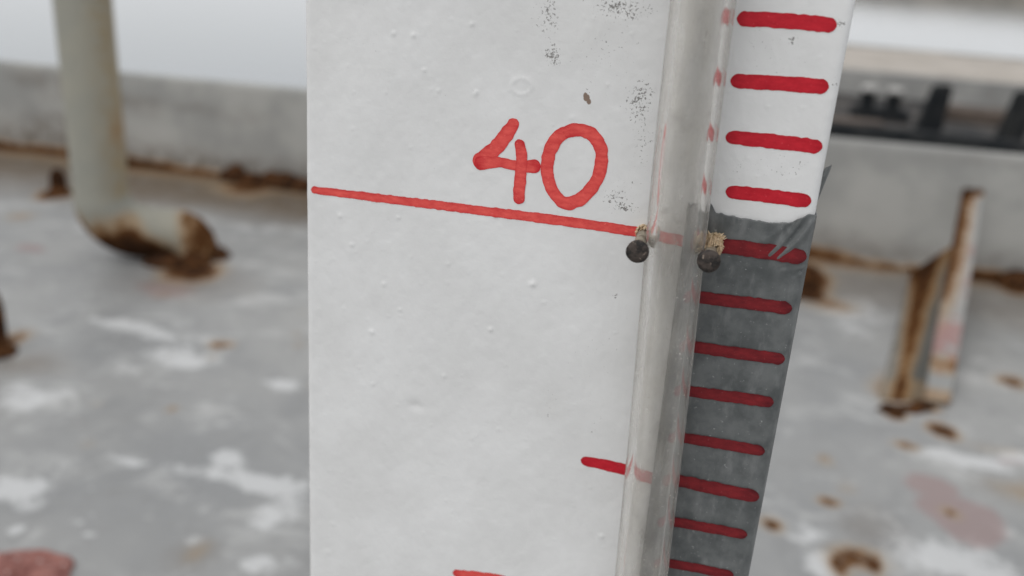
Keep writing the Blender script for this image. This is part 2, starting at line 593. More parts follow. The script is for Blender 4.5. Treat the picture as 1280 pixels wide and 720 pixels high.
for px, py, hw, hh, kind, s in SPOTS:
    c0 = on_z(px, py)
    ax = abs(on_z(px + hw, py)[0] - c0[0]) + 1e-4
    ay = abs(on_z(px, py + hh)[1] - c0[1]) + 1e-4
    k = min(1.0, ax / 0.03)
    d = np.sqrt(((X + wob_x * k - c0[0]) / ax) ** 2 + ((Y + wob_y * k - c0[1]) / ay) ** 2)
    WEAR[..., kind] = np.maximum(WEAR[..., kind], s * np.clip((1.55 - d) / 1.2, 0, 1))
# loose random wear so the deck goes on outside the frame
rs = np.random.default_rng(5)
for _ in range(70):
    cx, cy, r, kind = rs.uniform(-1.8, .95), rs.uniform(.22, 1.3), rs.uniform(.004, .012), rs.choice([RUST, RUST, WHITE])
    d = np.sqrt(((X + wob_x * .3 - cx) / r) ** 2 + ((Y + wob_y * .3 - cy) / r) ** 2)
    WEAR[..., kind] = np.maximum(WEAR[..., kind], rs.uniform(.3, .6) * np.clip(1.3 - d, 0, 1))
# dirty waterway along the bulwark foot
strip = sstep(1.17, 1.36, Y + 0.16 * (nz.fbm(X * 5, Y * 5 + 3) - 0.5))
WEAR[..., BROWN] = np.maximum(WEAR[..., BROWN], strip * (1.0 - 0.5 * sstep(-0.2, 0.4, X)))
foot = sstep(1.40, 1.49, Y + 0.10 * (nz.fbm(X * 9, Y * 9 + 3) - 0.5))
WEAR[..., RUST] = np.maximum(WEAR[..., RUST], foot * (0.35 + 0.5 * nz.fbm(X * 6, X * 0 + 3)))
Z = 0.004 * (nz.fbm(X * 3, Y * 3) - 0.5) * sstep(0.1, 0.25, Y) - 0.0006 * (WEAR[..., RUST] > 0.5)
V = np.stack([X, Y, Z], -1).reshape(-1, 3)
me = np_mesh('deck', V, grid_faces(len(dx), len(dy)))
mask_attr(me, 'wear', WEAR.reshape(-1, 4))
deck = link('deck', me, DECK)
deck['kind'] = 'structure'
hull = link('pontoon_hull', box_mesh('pontoon_hull', (-6, -3, -2.2), (6, BUL_Y + 0.018, -0.02), 0.01), HULL_M, smooth=False)
tag(hull, 'dark steel hull under the worn grey deck', 'hull')

# ------------------------------------------------------------------ bulwark
bul = empty('bulwark', (0, BUL_Y, 0))
tag(bul, 'low grey painted steel bulwark with rusty foot along the deck edge', 'bulwark')
bx = np.concatenate([np.linspace(-6, -1.9, 8)[:-1], lin(-1.9, 1.3, 0.012), np.linspace(1.3, 6, 8)[1:]])


def bul_h(x):
    return np.clip(0.2155 + 0.0155 * x, 0.17, 0.26)


NP_, TH = 30, 0.009
prof = [(0.0, t) for t in np.linspace(0.004, 0.93, NP_)] + [(0.0008, .975), (0.0025, .993), (0.0045, 1.0), (0.007, .99), (TH, .97), (TH, .5), (TH, -.4)]
U = np.array([p[0] for p in prof])[:, None]
T = np.array([p[1] for p in prof])[:, None]
H = bul_h(bx)[None, :]
XB = np.repeat(bx[None, :], len(prof), 0)
ZB = T * H
YB = U + 0.004 * (nz.fbm(XB * 4, ZB * 4 + 7) - 0.5) * (U < 0.001)
YB = YB - 0.006 * np.exp(-ZB / 0.008) * (U < 0.001) * (ZB >= 0)
V = np.stack([XB, YB, ZB], -1).reshape(-1, 3)
me = np_mesh('plate', V, grid_faces(len(bx), len(prof)))
W = np.zeros(XB.shape + (4,))
e = ZB + 0.03 * (nz.fbm(XB * 11, ZB * 11) - 0.5)
W[..., 0] = (1 - sstep(0.006, 0.024, e)) * (0.5 + 0.5 * nz.fbm(XB * 6, ZB * 3 + 11)) * (1.15 - .1 * sstep(-.1, .25, XB))
W[..., 1] = (1 - sstep(0.015, 0.075, e)) * (0.95 - .4 * sstep(-.1, .25, XB)) + 0.45 * sstep(.55, .75, nz.fbm(XB * 3.0, ZB * 14 + 4)) + .5 * np.exp(-((XB + 1.32) / .12) ** 2 - ((ZB - .07) / .03) ** 2)
W[..., 1] = np.clip(W[..., 1], 0, 0.9)
mask_attr(me, 'wear', W.reshape(-1, 4))
link('plate', me, BULWARK_M, bul)


def scab(name, c, rx, ry, rz, seed, mat, parent=None, n=18, rough=0.35):
    """lumpy flat-bottomed crust"""
    q = Noise(seed)
    V, Fc = [], []
    m_ = 10
    for j in range(m_ + 1):
        ph = (j / m_) * math.pi / 2
        for i in range(n):
            a = 2 * math.pi * i / n
            k = 1 + rough * 2 * (float(q.fbm(3 + 1.6 * math.cos(a), 3 + 1.6 * math.sin(a) + ph * 1.7, 3)) - 0.5)
            V.append((c[0] + rx * k * math.cos(a) * math.cos(ph), c[1] + ry * k * math.sin(a) * math.cos(ph),
                      c[2] + rz * k * math.sin(ph)))
    for j in range(m_):
        for i in range(n):
            Fc.append((j * n + i, j * n + (i + 1) % n, (j + 1) * n + (i + 1) % n, (j + 1) * n + i))
    return link(name, mesh(name, V, Fc), mat, parent)


# rust crust swelling out of the bulwark foot (positions relative to the bulwark)
for k, (x, rx, rz_) in enumerate([(-0.905, .035, .035), (-0.86, .03, .022), (-0.82, .028, .03), (-0.785, .035, .033), (-0.74, .03, .026), (-0.70, .03, .02),
                                  (0.60, .035, .028), (0.655, .03, .022), (-1.22, .03, .014)]):
    scab('rust_crust', (x, -0.012, -0.002), rx, 0.018, rz_, 40 + k, RUST_MAT, bul)

# ------------------------------------------------------------------ pipe with elbow
P0 = Vector((-0.812, 0.962, 0))
path = [(P0.x - 0.008, P0.y, 1.0), (P0.x - 0.006, P0.y, 0.7), (P0.x - 0.003, P0.y, 0.4), (P0.x - 0.001, P0.y, 0.25)]
path += [(P0.x, P0.y, z) for z in (0.2, 0.17, 0.15, 0.13, 0.115, 0.104)]
BR = math.radians(33)
dirx = Vector((math.cos(BR), math.sin(BR), 0))
RB = 0.058
for k in range(1, 13):
    a = math.pi / 2 * k / 12
    p = Vector((P0.x, P0.y, 0.100)) + dirx * RB * (1 - math.cos(a)) - Vector((0, 0, 1)) * RB * math.sin(a)
    path.append(tuple(p))
pl = Vector(path[-1])
for d, dz in ((0.010, 0), (0.018, 0), (0.026, 0), (0.034, 0), (0.048, -.003), (0.059, -.010), (0.066, -.020), (0.069, -.032), (0.070, -.046)):
    path.append(tuple(pl + dirx * d + Vector((0, 0, dz))))
pipe = empty('vent_pipe', P0)
tag(pipe, 'upright greenish grey pipe bending at a rusty elbow above the deck', 'pipe')


def local(Vs, o):
    return [Vector(v) - Vector(o) for v in Vs]


R = [0.0385] * 10 + [0.0405] * 12 + [0.037, .035, .034, .034, .035, .036, .036, .036, .036]
V, Fc = sweep(path, R, 32)
me = mesh('pipe', local(V, P0), Fc)
A = np.array([tuple(v) for v in V])
nn = Noise(8)
W = np.zeros((len(A), 4))
under = nn.fbm(A[:, 0] * 30, A[:, 2] * 30 + A[:, 1] * 25)
dist_ = (A[:, 0] - P0.x) * dirx.x + (A[:, 1] - P0.y) * dirx.y
low = 1 - sstep(0.030, 0.105, A[:, 2] + 0.06 * (under - .5) + 1.1 * np.clip(dist_ - 0.045, 0, 1))
W[:, 0] = np.maximum(low * 1.0, .72 * sstep(0.090, 0.125, dist_ + .02 * (under - .5)) * 1.0)
W[:, 1] = np.clip(sstep(-.01, .035, dist_) * (A[:, 2] > .1) * .8 * (0.5 + under), 0, .8)
W[:, 0] = np.maximum(W[:, 0], .45 * np.exp(-((A[:, 2] - .2) / .03) ** 2) * sstep(.01, .03, dist_))
mask_attr(me, 'wear', W)
link('pipe_body', me, PIPE_M, pipe)
e0 = Vector(path[-1])
for k, (a, r_) in enumerate([(0.4, .022), (4.2, .026), (5.3, .022)]):
    scab('rust_crust', (e0.x - P0.x + .032 * math.cos(a), e0.y - P0.y + .032 * math.sin(a), -.002), r_, r_, .016, 60 + k, RUST_MAT, pipe)
for k, (a, b) in enumerate([(-.02, -.052)]):
    scab('rust_crust', (e0.x - P0.x + a, e0.y - P0.y + b, -.002), .034, .024, .016, 70 + k, RUST_MAT, pipe)


# ------------------------------------------------------------------ rusty deck lugs
def lug(x, y, w, h, rz, label):
    o = empty('deck_lug', (x, y, 0))
    prof = [(-w, 0), (w, 0), (w, h * .55)] + [(w * math.cos(a), h * .55 + h * .45 * math.sin(a)) for a in np.linspace(.3, math.pi - .3, 9)] + [(-w, h * .55)]
    V = [(p[0], -.007, p[1]) for p in prof] + [(p[0], .007, p[1]) for p in prof]
    n = len(prof)
    Fc = [tuple(range(n)), tuple(range(2 * n - 1, n - 1, -1))] + [(i, i + n, (i + 1) % n + n, (i + 1) % n) for i in range(n)]
    link('plate', mesh('plate', V, Fc), RUST_MAT, o, smooth=False)
    scab('weld_crust', (0, 0, -.003), w * 1.5, .028, .014, int(abs(x) * 1000), RUST_MAT, o)
    o.rotation_euler.z = rz
    tag(o, label, 'lug', 'rusty lugs welded to the deck')


q = on_z(-14, 440)
lug(q[0], q[1], .020, .085, .4, 'tall dark rusty lug standing on the open grey deck')
q = on_z(74, 240)
lug(q[0], q[1], .014, .045, .9, 'small dark rusty lug on deck behind the upright pipe')
q = on_z(1004, 368)
lug(q[0], q[1], .020, .05, .2, 'low rusty lug on deck behind the taped edge of the gauge board')

q = on_z(22, 722)
o = scab('rust_lump', (0, 0, -.003), .046, .034, .012, 91, PRIMER, None, 28, .3)
o.location = q
tag(o, 'flaking red brown lump of rusty primer on bare grey deck', 'rust lump')

# ------------------------------------------------------------------ leaning stay against the bulwark
st = empty('bulwark_stay', on_z(1140, 505))
O = np.array(st.location)
tag(st, 'leaning steel stay with pale front bar and rusty web against the bulwark', 'stay')
Q_, P1 = on_z(1133, 330), on_z(1098, 500)
Q_[1] = min(Q_[1], BUL_Y - .01)
P2, Tt = on_z(1156, 503), on_y(1205, 238, BUL_Y - .03)
nu, nv = 40, 14
V, Wl = [], []
ns = Noise(33)
for j in range(nv):
    s = j / (nv - 1)
    for i in range(nu):
        t = i / (nu - 1)
        a = P1 + (Q_ - P1) * t               # foot on the deck
        b = P2 + (Tt - P2) * t * .68         # under the bar
        p = a + (b - a) * s
        p = p + np.array([-.006, 0, 0]) * math.sin(s * math.pi) * (1 - t)
        V.append(p - O)
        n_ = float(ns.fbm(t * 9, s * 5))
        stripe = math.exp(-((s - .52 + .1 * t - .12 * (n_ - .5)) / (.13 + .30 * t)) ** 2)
        Wl.append((min(.95, stripe * (.66 + .28 * t) + 1.4 * max(0, t - .8) + .25 * (t < .12)), .95 * max(0, 1 - s / .5), 0, 0))  # rust also raised at the bulwark end, painting in the corner shade
Q4 = grid_faces(nu, nv)
Varr = np.array(V)
Vb = Varr + np.array([.009, .003, -.001])
allV = np.concatenate([Varr, Vb])
N1 = len(Varr)
rim = list(range(nu)) + [nu * j + nu - 1 for j in range(1, nv)] + [nu * (nv - 1) + i for i in range(nu - 2, -1, -1)] + [nu * j for j in range(nv - 2, 0, -1)]
side = np.array([(rim[k], rim[(k + 1) % len(rim)], rim[(k + 1) % len(rim)] + N1, rim[k] + N1) for k in range(len(rim))])
me = np_mesh('web', allV, np.concatenate([Q4[:, ::-1], Q4 + N1, side]))
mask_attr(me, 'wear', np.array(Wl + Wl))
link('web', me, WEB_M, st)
# pale bar along the front of the web
nbar = 36
V, Wl = [], []
for i in range(nbar):
    t = i / (nbar - 1)
    c0 = P2 + (Tt - P2) * t
    w = .029 + .003 * t
    for (ux, uy) in [(0, 0), (.06, -.003), (.94, -.003), (1, 0), (1, .010), (0, .010)]:
        V.append(c0 + np.array([w * ux - .001, uy * .85, uy * -.35 + .004]) - O)
        n_ = float(ns.fbm(t * 14, ux * 3 + 20))
        r = 0.75 * (t > .96) + .7 * math.exp(-((t - .13) / .035) ** 2) * (.4 + n_) + .5 * (t < .05) + (.85 if ux <= .06 else 0) * sstep(.1, .6, t)
        Wl.append((min(r, 1.1), .1, .36 + .5 * (n_ - .5) * 2 * (t < .5) + .25 * math.exp(-((t - .2) / .08) ** 2), 0))
Fc = []
for i in range(nbar - 1):
    for k in range(6):
        Fc.append((i * 6 + k, i * 6 + (k + 1) % 6, (i + 1) * 6 + (k + 1) % 6, (i + 1) * 6 + k))
Fc += [(5, 4, 3, 2, 1, 0), tuple((nbar - 1) * 6 + k for k in range(6))]
me = mesh('front_bar', V, Fc)
mask_attr(me, 'wear', np.array(Wl))
link('front_bar', me, STAY_M, st, smooth=False)
for k, (px, py, rx, rz_) in enumerate([(1114, 514, .016, .010), (1140, 512, .014, .006), (1152, 508, .012, .008)]):
    q = on_z(px, py) - O
    scab('rust_crust', (q[0], q[1], -.002), rx, .012, rz_, 120 + k, RUST_MAT, st)

# ------------------------------------------------------------------ neighbouring barge beyond the bulwark
BX0, BX1, BDZ = -0.9, 9.0, -0.425
bar = empty('moored_barge', (0, 9, WATER_Z))
tag(bar, 'dark moored barge with grey hatch coaming beyond the bulwark', 'barge')


def bpart(name, lo, hi, mat, bev=.01):
    o = link(name, box_mesh(name, lo, hi, bev), mat, bar, smooth=False)
    o.location = -bar.location
    return o


bpart('hull', (BX0, 5.55, WATER_Z - .6), (BX1, 13.2, BDZ - .02), BARGE_DARK, .05)
bpart('deck_plate', (BX0 + .02, 5.57, BDZ - .018), (BX1 - .02, 13.18, BDZ), BARGE_DARK, .003)
bpart('rubbing_strake', (BX0, 5.40, BDZ - .22), (BX1, 5.547, -0.283), BARGE_BLACK, .03)
bpart('coaming', (BX0 + .5, 8.45, BDZ + .002), (BX1 - .4, 8.53, -0.205), BARGE_GREY, .01)
bpart('coaming', (BX0 + .5, 12.35, BDZ + .002), (BX1 - .4, 12.43, -0.205), BARGE_GREY, .01)
bpart('coaming', (BX0 + .42, 8.45, BDZ + .002), (BX0 + .498, 12.43, -0.205), BARGE_GREY, .01)
bpart('coaming', (BX1 - .398, 8.45, BDZ + .002), (BX1 - .32, 12.43, -0.205), BARGE_GREY, .01)
# tapered black posts on the barge's edge
for px in (1157, 1259, 1356, 1452):
    b0 = on_y(px - 17, 176 + (px - 1157) * .09, 6.0)[0]
    b1 = on_y(px + 14, 176 + (px - 1157) * .09, 6.0)[0]
    t0, t1 = b0 + .060, b1 + .02
    zt = on_y(px + 6, 104 + (px - 1157) * .07, 6.0)[2]
    V = [(b0, 5.93, BDZ), (b1, 5.93, BDZ), (b1, 6.12, BDZ), (b0, 6.12, BDZ), (t0, 5.96, zt - .01), (t1, 5.96, zt), (t1, 6.08, zt), (t0, 6.08, zt - .01)]
    me = mesh('post', V, [(3, 2, 1, 0), (4, 5, 6, 7), (0, 1, 5, 4), (1, 2, 6, 5), (2, 3, 7, 6), (3, 0, 4, 7)])
    import bmesh
    bm = bmesh.new()
    bm.from_mesh(me)
    bmesh.ops.bevel(bm, geom=list(bm.edges), offset=.012, segments=2, affect='EDGES')
    bm.to_mesh(me)
    bm.free()
    o = link('post', me, BARGE_BLACK, bar, smooth=False)
    o.location = -bar.location
# twin bollard
bb = empty('twin_bollard', (1.10, 7.0, BDZ))
tag(bb, 'black twin mooring bollard with white caps on the barge deck', 'bollard')
link('base_plate', box_mesh('base_plate', (-.19, -.13, .001), (.20, .13, .075), .015), BARGE_BLACK, bb, smooth=False)
for dxx in (-.092, .088):
    V, Fc = sweep([(dxx, 0, .07), (dxx, 0, .10), (dxx, 0, .16), (dxx, 0, .185), (dxx, 0, .19)], [.058, .048, .048, .055, .058], 20)
    pst = link('bollard_post', mesh('bollard_post', V, Fc), BARGE_BLACK, bb)
    V, Fc = sweep([(dxx, 0, .189), (dxx, 0, .193), (dxx, 0, .215), (dxx, 0, .226), (dxx, 0, .231)], [.05, .060, .060, .05, .02], 20)
    link('cap', mesh('cap', V, Fc), WHITE_FAR, pst)
# timber lying on the barge deck
tb = link('timber_baulk', box_mesh('timber_baulk', (-1.2, -.11, 0), (1.9, .11, .105), .015), TIMBER_M, None, smooth=False)
tb.location = (2.75, 7.35, BDZ + .001)
tb.rotation_euler.z = math.radians(-1.5)
tag(tb, 'brown weathered timber baulk lying along the barge deck', 'timber')
tb = link('timber_baulk', box_mesh('timber_baulk', (-.5, -.09, 0), (.5, .09, .06), .012), TIMBER_M, None, smooth=False)
tb.location = (.55, 6.35, BDZ + .001)
tag(tb, 'short brown timber lying before the twin bollard', 'timber')
# sand load inside the coaming
gx, gy = lin(BX0 + .502, BX1 - .402, .07), lin(8.535, 12.345, .07)
X, Y = np.meshgrid(gx, gy)
nsd = Noise(55)
edge = np.minimum(sstep(8.5, 9.2, Y), 1 - sstep(11.9, 12.35, Y))
Z = -0.225 + 0.16 * (nsd.fbm(X * .9, Y * .9) - .42) * edge + .05 * (nsd.fbm(X * 4, Y * 4) - .5) * edge
me = np_mesh('sand_load', np.stack([X, Y, Z], -1).reshape(-1, 3), grid_faces(len(gx), len(gy)))
sd = link('sand_load', me, SAND_M)
tag(sd, 'pale beige sand load filling the barge hold', 'sand')
sd['kind'] = 'stuff'

# ------------------------------------------------------------------ gauge board
BW = 0.0992
board = empty('gauge_board', (BW / 2, 0.009, 0.0))
tag(board, 'white painted gauge board with red scale marks and the number 40', 'gauge board')
BO = Vector(board.location)
xs = lin(0, BW, 0.0003)
zs = np.concatenate([np.linspace(0, .318, 40)[:-1], lin(.318, .474, 0.0003), np.linspace(.474, .70, 30)[1:]])
nbd = Noise(77)
PIMPLES = []
rp = np.random.default_rng(3)
for _ in range(750):
    PIMPLES.append((rp.uniform(0, BW), rp.uniform(.32, .47), rp.uniform(.00012, .00034), rp.uniform(.00002, .00010)))
for px, py, r, h in [(666, 355, 5, .00030), (613, 412, 4, .00026), (555, 470, 4, .00018), (500, 387, 3, .0002), (465, 415, 5, .00022), (590, 548, 5, .00012),
                     (466, 480, 4, .00014), (752, 670, 5, .00020), (410, 690, 6, .0001), (492, 42, 4, .0002), (517, 44, 4, .0002), (590, 30, 3, .0002),
                     (596, 115, 3, .00018), (530, 88, 3, .0002), (548, 114, 3, .00016), (594, 118, 4, .00014), (425, 270, 4, .0002), (620, 270, 4, .0002),
                     (480, 355, 4, .00016), (498, 272, 3, .00018), (440, 306, 4, .00018), (680, 378, 3, .00014), (416, 655, 5, .00012), (560, 330, 4, .00013)]:
    p = on_y(px, py)
    PIMPLES.append((p[0], p[2], r / 8800.0, h))
for a in np.linspace(0, 2 * math.pi, 15)[:-1]:                        # blistered ring
    p = on_y(652 + 13 * math.cos(a), 108 + 10 * math.sin(a))
    PIMPLES.append((p[0], p[2], .00036, .00011 + .00004 * rp.random()))
DENT = on_y(520, 508)


def relief(x, z):
    """height of the paint surface towards the camera"""
    x, z = np.asarray(x, float), np.asarray(z, float)
    h = .00022 * (nbd.fbm(x * 70, z * 55, 3) - .5) + .00011 * (nbd.fbm(x * 600, z * 500, 3) - .5)
    h = h + .00009 * (nbd.fbm(x * 420 + z * 260, z * 45 - x * 70 + 31, 3) - .5) + .00010 * (nbd.fbm(x * 150 - z * 150, z * 40 + x * 40 + 71, 2) - .5)
    cr = np.abs(nbd.fbm(x * 60 + z * 45, z * 30 - x * 25 + 9, 2) - .5)
    h = h + .000012 * (1 - sstep(0, .02, cr))
    for px, pz, r, a in PIMPLES:
        if np.ndim(x) == 2:
            i0, i1 = np.searchsorted(xs, [px - 3 * r, px + 3 * r])
            j0, j1 = np.searchsorted(zs, [pz - 3 * r, pz + 3 * r])
            sx, sz = x[j0:j1, i0:i1], z[j0:j1, i0:i1]
            h[j0:j1, i0:i1] += a * np.exp(-(((sx - px) / r) ** 2 + ((sz - pz) / r) ** 2))
        else:
            h = h + a * np.exp(-(((x - px) / r) ** 2 + ((z - pz) / r) ** 2))
    h = h - .00030 * np.exp(-(((x - DENT[0]) / .0019) ** 2 + ((z - DENT[2]) / .0011) ** 2))
    return h


def edge_round(x):
    r = .0016
    u = np.clip((r - np.minimum(x, BW - x)) / r, 0, 1)
    return r * (1 - np.sqrt(1 - u ** 2 * .98))


X, Zg = np.meshgrid(xs, zs)
Yb = -relief(X, Zg) + edge_round(X)
front = np.stack([X, Yb, Zg], -1).reshape(-1, 3)
nF = len(front)
nx_, nz_ = len(xs), len(zs)
backv = np.array([(0, .018, 0), (BW, .018, 0), (BW, .018, .7), (0, .018, .7)])
faces_front = grid_faces(nx_, nz_)
V = np.concatenate([front, backv])
me = bpy.data.meshes.new('plank')
b0 = nF
left = [j * nx_ for j in range(nz_)]
right = [j * nx_ + nx_ - 1 for j in range(nz_)]
bot = list(range(nx_))
top = [(nz_ - 1) * nx_ + i for i in range(nx_)]
polys = [tuple(f) for f in faces_front.tolist()]
polys += [tuple(left[::-1]) + (b0, b0 + 3), tuple(right) + (b0 + 2, b0 + 1), tuple(bot[::-1]) + (b0, b0 + 1), tuple(top) + (b0 + 2, b0 + 3), (b0, b0 + 3, b0 + 2, b0 + 1)]
me.from_pydata((V - np.array(BO)).tolist(), [], polys)
me.update()
D = np.zeros(X.shape + (4,))
wx, wz = .0028 * (nbd.fbm(X * 320, Zg * 320) - .5), .0028 * (nbd.fbm(X * 320 + 50, Zg * 320) - .5)
for px, py, hw, hh, s, k in [(688, 20, 20, 30, .75, 0), (690, 68, 12, 16, .85, 0), (775, 12, 45, 18, .75, 0), (755, 60, 60, 60, .42, 0), (800, 130, 26, 40, .72, 0),
                             (802, 190, 22, 40, .55, 0), (775, 245, 32, 28, .62, 0), (782, 258, 20, 10, .85, 0), (769, 371, 7, 11, .78, 0), (772, 350, 10, 14, .45, 0),
                             (786, 400, 5, 16, .55, 0), (745, 440, 60, 60, .33, 0), (684, 515, 14, 14, .5, 0), (690, 495, 22, 22, .4, 0), (740, 530, 40, 40, .36, 0),
                             (520, 100, 150, 110, .22, 0), (450, 60, 60, 60, .25, 0), (980, 60, 70, 60, .34, 0), (970, 205, 60, 50, .40, 0), (930, 215, 26, 22, .5, 0),
                             (1000, 210, 14, 16, .5, 0), (988, 50, 6, 8, .8, 0), (1048, 28, 10, 5, .8, 0), (1044, 105, 8, 6, .6, 0), (735, 112, 10, 10, .5, 0),
                             (600, 640, 200, 80, .10, 0), (735, 20, 80, 50, .3, 1), (690, 505, 24, 26, .28, 1), (770, 480, 60, 120, .18, 1), (420, 60, 60, 100, .16, 1),
                             (731, 119, 3, 4, 1.0, 2), (733, 123, 4, 5, 1.2, 2), (736, 128, 3, 4, 1.0, 2)]:
    c0 = on_y(px, py)
    ax, az = hw / 6800.0, hh / 6400.0
    d = np.sqrt(((X + wx * min(1, hw / 14) - c0[0]) / ax) ** 2 + ((Zg + wz * min(1, hh / 14) - c0[2]) / az) ** 2)
    D[..., k] = np.maximum(D[..., k], s * (1 - sstep(.0, 1.7, d)) )
D4 = np.concatenate([D.reshape(-1, 4), np.zeros((4, 4))])
mask_attr(me, 'dirt', D4)
plank = link('plank', me, BOARD_M, board)
for pl_ in list(me.polygons)[-5:]:
    pl_.use_smooth = False

# ------------------------------------------------------------------ grey tape down the right edge
TZ0, TZ1, TX0 = 0.285, 0.4262, 0.0772
txs, tzs = lin(TX0, BW + .0001, .0003), lin(TZ0, TZ1, .0003)
S, Tt_ = np.meshgrid(np.linspace(0, 1, len(txs) + 26), np.linspace(0, 1, len(tzs)))
nt = Noise(101)
tot = (BW - TX0) + .006
sx = S * tot                                         # distance across the tape, then round the edge
x_t = TX0 + np.minimum(sx, BW - TX0)
top_edge = TZ1 + .0009 * (nt.fbm(x_t * 420, x_t * 0 + 5, 4) - .5) * 2 - .0006 * sstep(.0885, .0905, x_t) * (1 - sstep(.093, .0945, x_t)) \
    + .0012 * (1 - sstep(.0806, .0822, x_t)) + .0014 * sstep(.0935, .0985, x_t)
z_t = TZ0 + (top_edge - TZ0) * Tt_
over = np.clip(sx - (BW - TX0), 0, 1)
lift = .00016 + .00010 * (nt.fbm(x_t * 160, z_t * 160) - .5)


def ridge(p0, p1, w, h):
    global lift
    a, b = on_y(*p0)[[0, 2]], on_y(*p1)[[0, 2]]
    d = b - a
    L = np.hypot(*d)
    t = np.clip(((x_t - a[0]) * d[0] + (z_t - a[1]) * d[1]) / L ** 2, 0, 1)
    bow = .0004 * np.sin(t * math.pi)
    dd = np.hypot(x_t - a[0] - d[0] * t - bow, z_t - a[1] - d[1] * t)
    lift = lift + h * np.exp(-(dd / w) ** 2) * (.35 + .65 * t)


ridge((962, 318), (1003, 270), .00045, .0008)
ridge((972, 322), (1016, 276), .00040, .0007)
ridge((985, 312), (1018, 282), .00050, .0005)
ridge((955, 300), (985, 276), .00050, .0004)
ridge((978, 338), (1006, 334), .00030, .0004)
ridge((990, 348), (1000, 343), .00025, .0004)
yy = -lift - relief(np.clip(x_t, 0, BW).ravel(), z_t.ravel() * 0 + .2).reshape(x_t.shape) * 0 - .00012 + edge_round(np.clip(x_t, 0, BW - 1e-6))
yy = yy + np.clip(over, 0, 1)
xx = x_t + np.where(over > 0, .00025, 0)
F1 = np.stack([xx, yy, z_t], -1).reshape(-1, 3)
me = np_mesh('tape', F1, grid_faces(S.shape[1], S.shape[0]))
tape = link('grey_tape', me, TAPE_M)
tag(tape, 'strip of grey adhesive tape, wrinkled at its top end, along the board edge', 'tape')
md_ = tape.modifiers.new('thickness', 'SOLIDIFY')
md_.thickness = .00012
md_.offset = 0
# loose shred of tape standing off the edge
V, Fc = [], []
pth = [on_y(1014, 268, .0016), on_y(1020, 250, .0016), on_y(1026, 233, .0012), on_y(1032, 218, .0008), on_y(1037, 208, .0002)]
for i, p in enumerate(pth):
    w = [.0004, .0006, .0007, .0008, .0006][i]
    for k, u in enumerate((-1, -.3, .4, 1)):
        V.append(p + np.array([w * u, .0006 * abs(u) * (1 + .3 * i), .0004 * u]))
me = np_mesh('tape_shred', np.array(V), grid_faces(4, 5))
o = link('loose_shred', me, TAPE_M, tape)
o.modifiers.new('thickness', 'SOLIDIFY').thickness = .0001
o.modifiers.new('smooth', 'SUBSURF').levels = 1


# ------------------------------------------------------------------ pen strokes
def tape_base(x, z):
    return np.where((x > TX0) & (z < TZ1), .0006, 0.0)


def stroke_geo(pts_px, w_px, seed, lift0=.00012, on_tape=False, closed=False, heavy_ends=.5, taper=(1, 1), wob=.05):
    """pen stroke through photo points on the board face: slightly raised ribbon with round ends"""
    P = np.array([on_y(a, b)[[0, 2]] for a, b in pts_px])
    # Catmull-Rom
    Q = np.vstack([P[-1:], P, P[:2]]) if closed else np.vstack([2 * P[0] - P[1], P, 2 * P[-1] - P[-2]])
    C = []
    for i in range(len(Q) - 3):
        for t in np.linspace(0, 1, 24, endpoint=False):
            a, b, c, d = Q[i:i + 4]
            C.append(.5 * (2 * b + (c - a) * t + (2 * a - 5 * b + 4 * c - d) * t ** 2 + (3 * b - a - 3 * c + d) * t ** 3))
    if not closed:
        C.append(P[-1])
    C = np.array(C)
    seg = np.r_[0, np.cumsum(np.hypot(*np.diff(C, axis=0).T))]
    n = max(24, int(seg[-1] / .00025))
    s = np.linspace(0, seg[-1], n)
    C = np.stack([np.interp(s, seg, C[:, 0]), np.interp(s, seg, C[:, 1])], 1)
    Tn = np.gradient(C, axis=0)
    Tn /= np.hypot(*Tn.T)[:, None] + 1e-12
    Nn = np.stack([-Tn[:, 1], Tn[:, 0]], 1)
    nq = Noise(seed)
    hw = np.interp(s, np.linspace(0, seg[-1], len(w_px)), w_px) / 6700.0 / 2
    tu = s / seg[-1]
    up = hw * (1 + wob * 2 * (nq.fbm(s * 1100, s * 0 + 1, 4) - .5) * 2.6)
    dn = hw * (1 + wob * 2 * (nq.fbm(s * 1100, s * 0 + 9, 4) - .5) * 2.6)
    if not closed:
        for end, kk in ((s, taper[0]), (seg[-1] - s, taper[1])):
            cap = np.sqrt(np.clip(1 - (1 - np.clip(end / (hw * kk), 0, 1)) ** 2, 0.02, 1))
            up, dn = up * cap, dn * cap
    rows = 7
    us = np.linspace(-1, 1, rows)
    V, A = [], []
    for i in range(n):
        for u in us:
            p = C[i] + Nn[i] * (up[i] if u > 0 else dn[i]) * u
            V.append((p[0], p[1]))
            d_end = min(s[i], seg[-1] - s[i]) / .0025
            heavy = heavy_ends * max(0, 1 - d_end) if not closed else 0
            A.append(.35 + heavy + .35 * abs(u) ** 4)
    V = np.array(V)
    h = relief(V[:, 0], V[:, 1]) + lift0 
    if on_tape:
        h = np.full(len(V), lift0) + .00047
    W3 = np.stack([V[:, 0], -h, V[:, 1]], 1)
    return W3, grid_faces(rows, n), np.array(A)


def make_strokes(name, strokes, mat, **kw):
    Vs, Fs, As, off = [], [], [], 0
    for k, (pts, w, args) in enumerate(strokes):
        a = dict(kw)
        a.update(args)
        W3, Fq, A = stroke_geo(pts, w, len(name) * 7 + 200 + int(pts[0][1]) + k, lift0=.00007 + k * .000008, **a)
        Vs.append(W3)
        Fs.append(Fq + off)
        As.append(A)
        off += len(W3)
    V = np.concatenate(Vs) - np.array(BO)
    me = np_mesh(name, V, np.concatenate(Fs)[:, ::-1])
    A = np.concatenate(As)
    mask_attr(me, 'ink', np.stack([A, A, A, A], 1))
    o = link(name, me, mat, board)
    return o


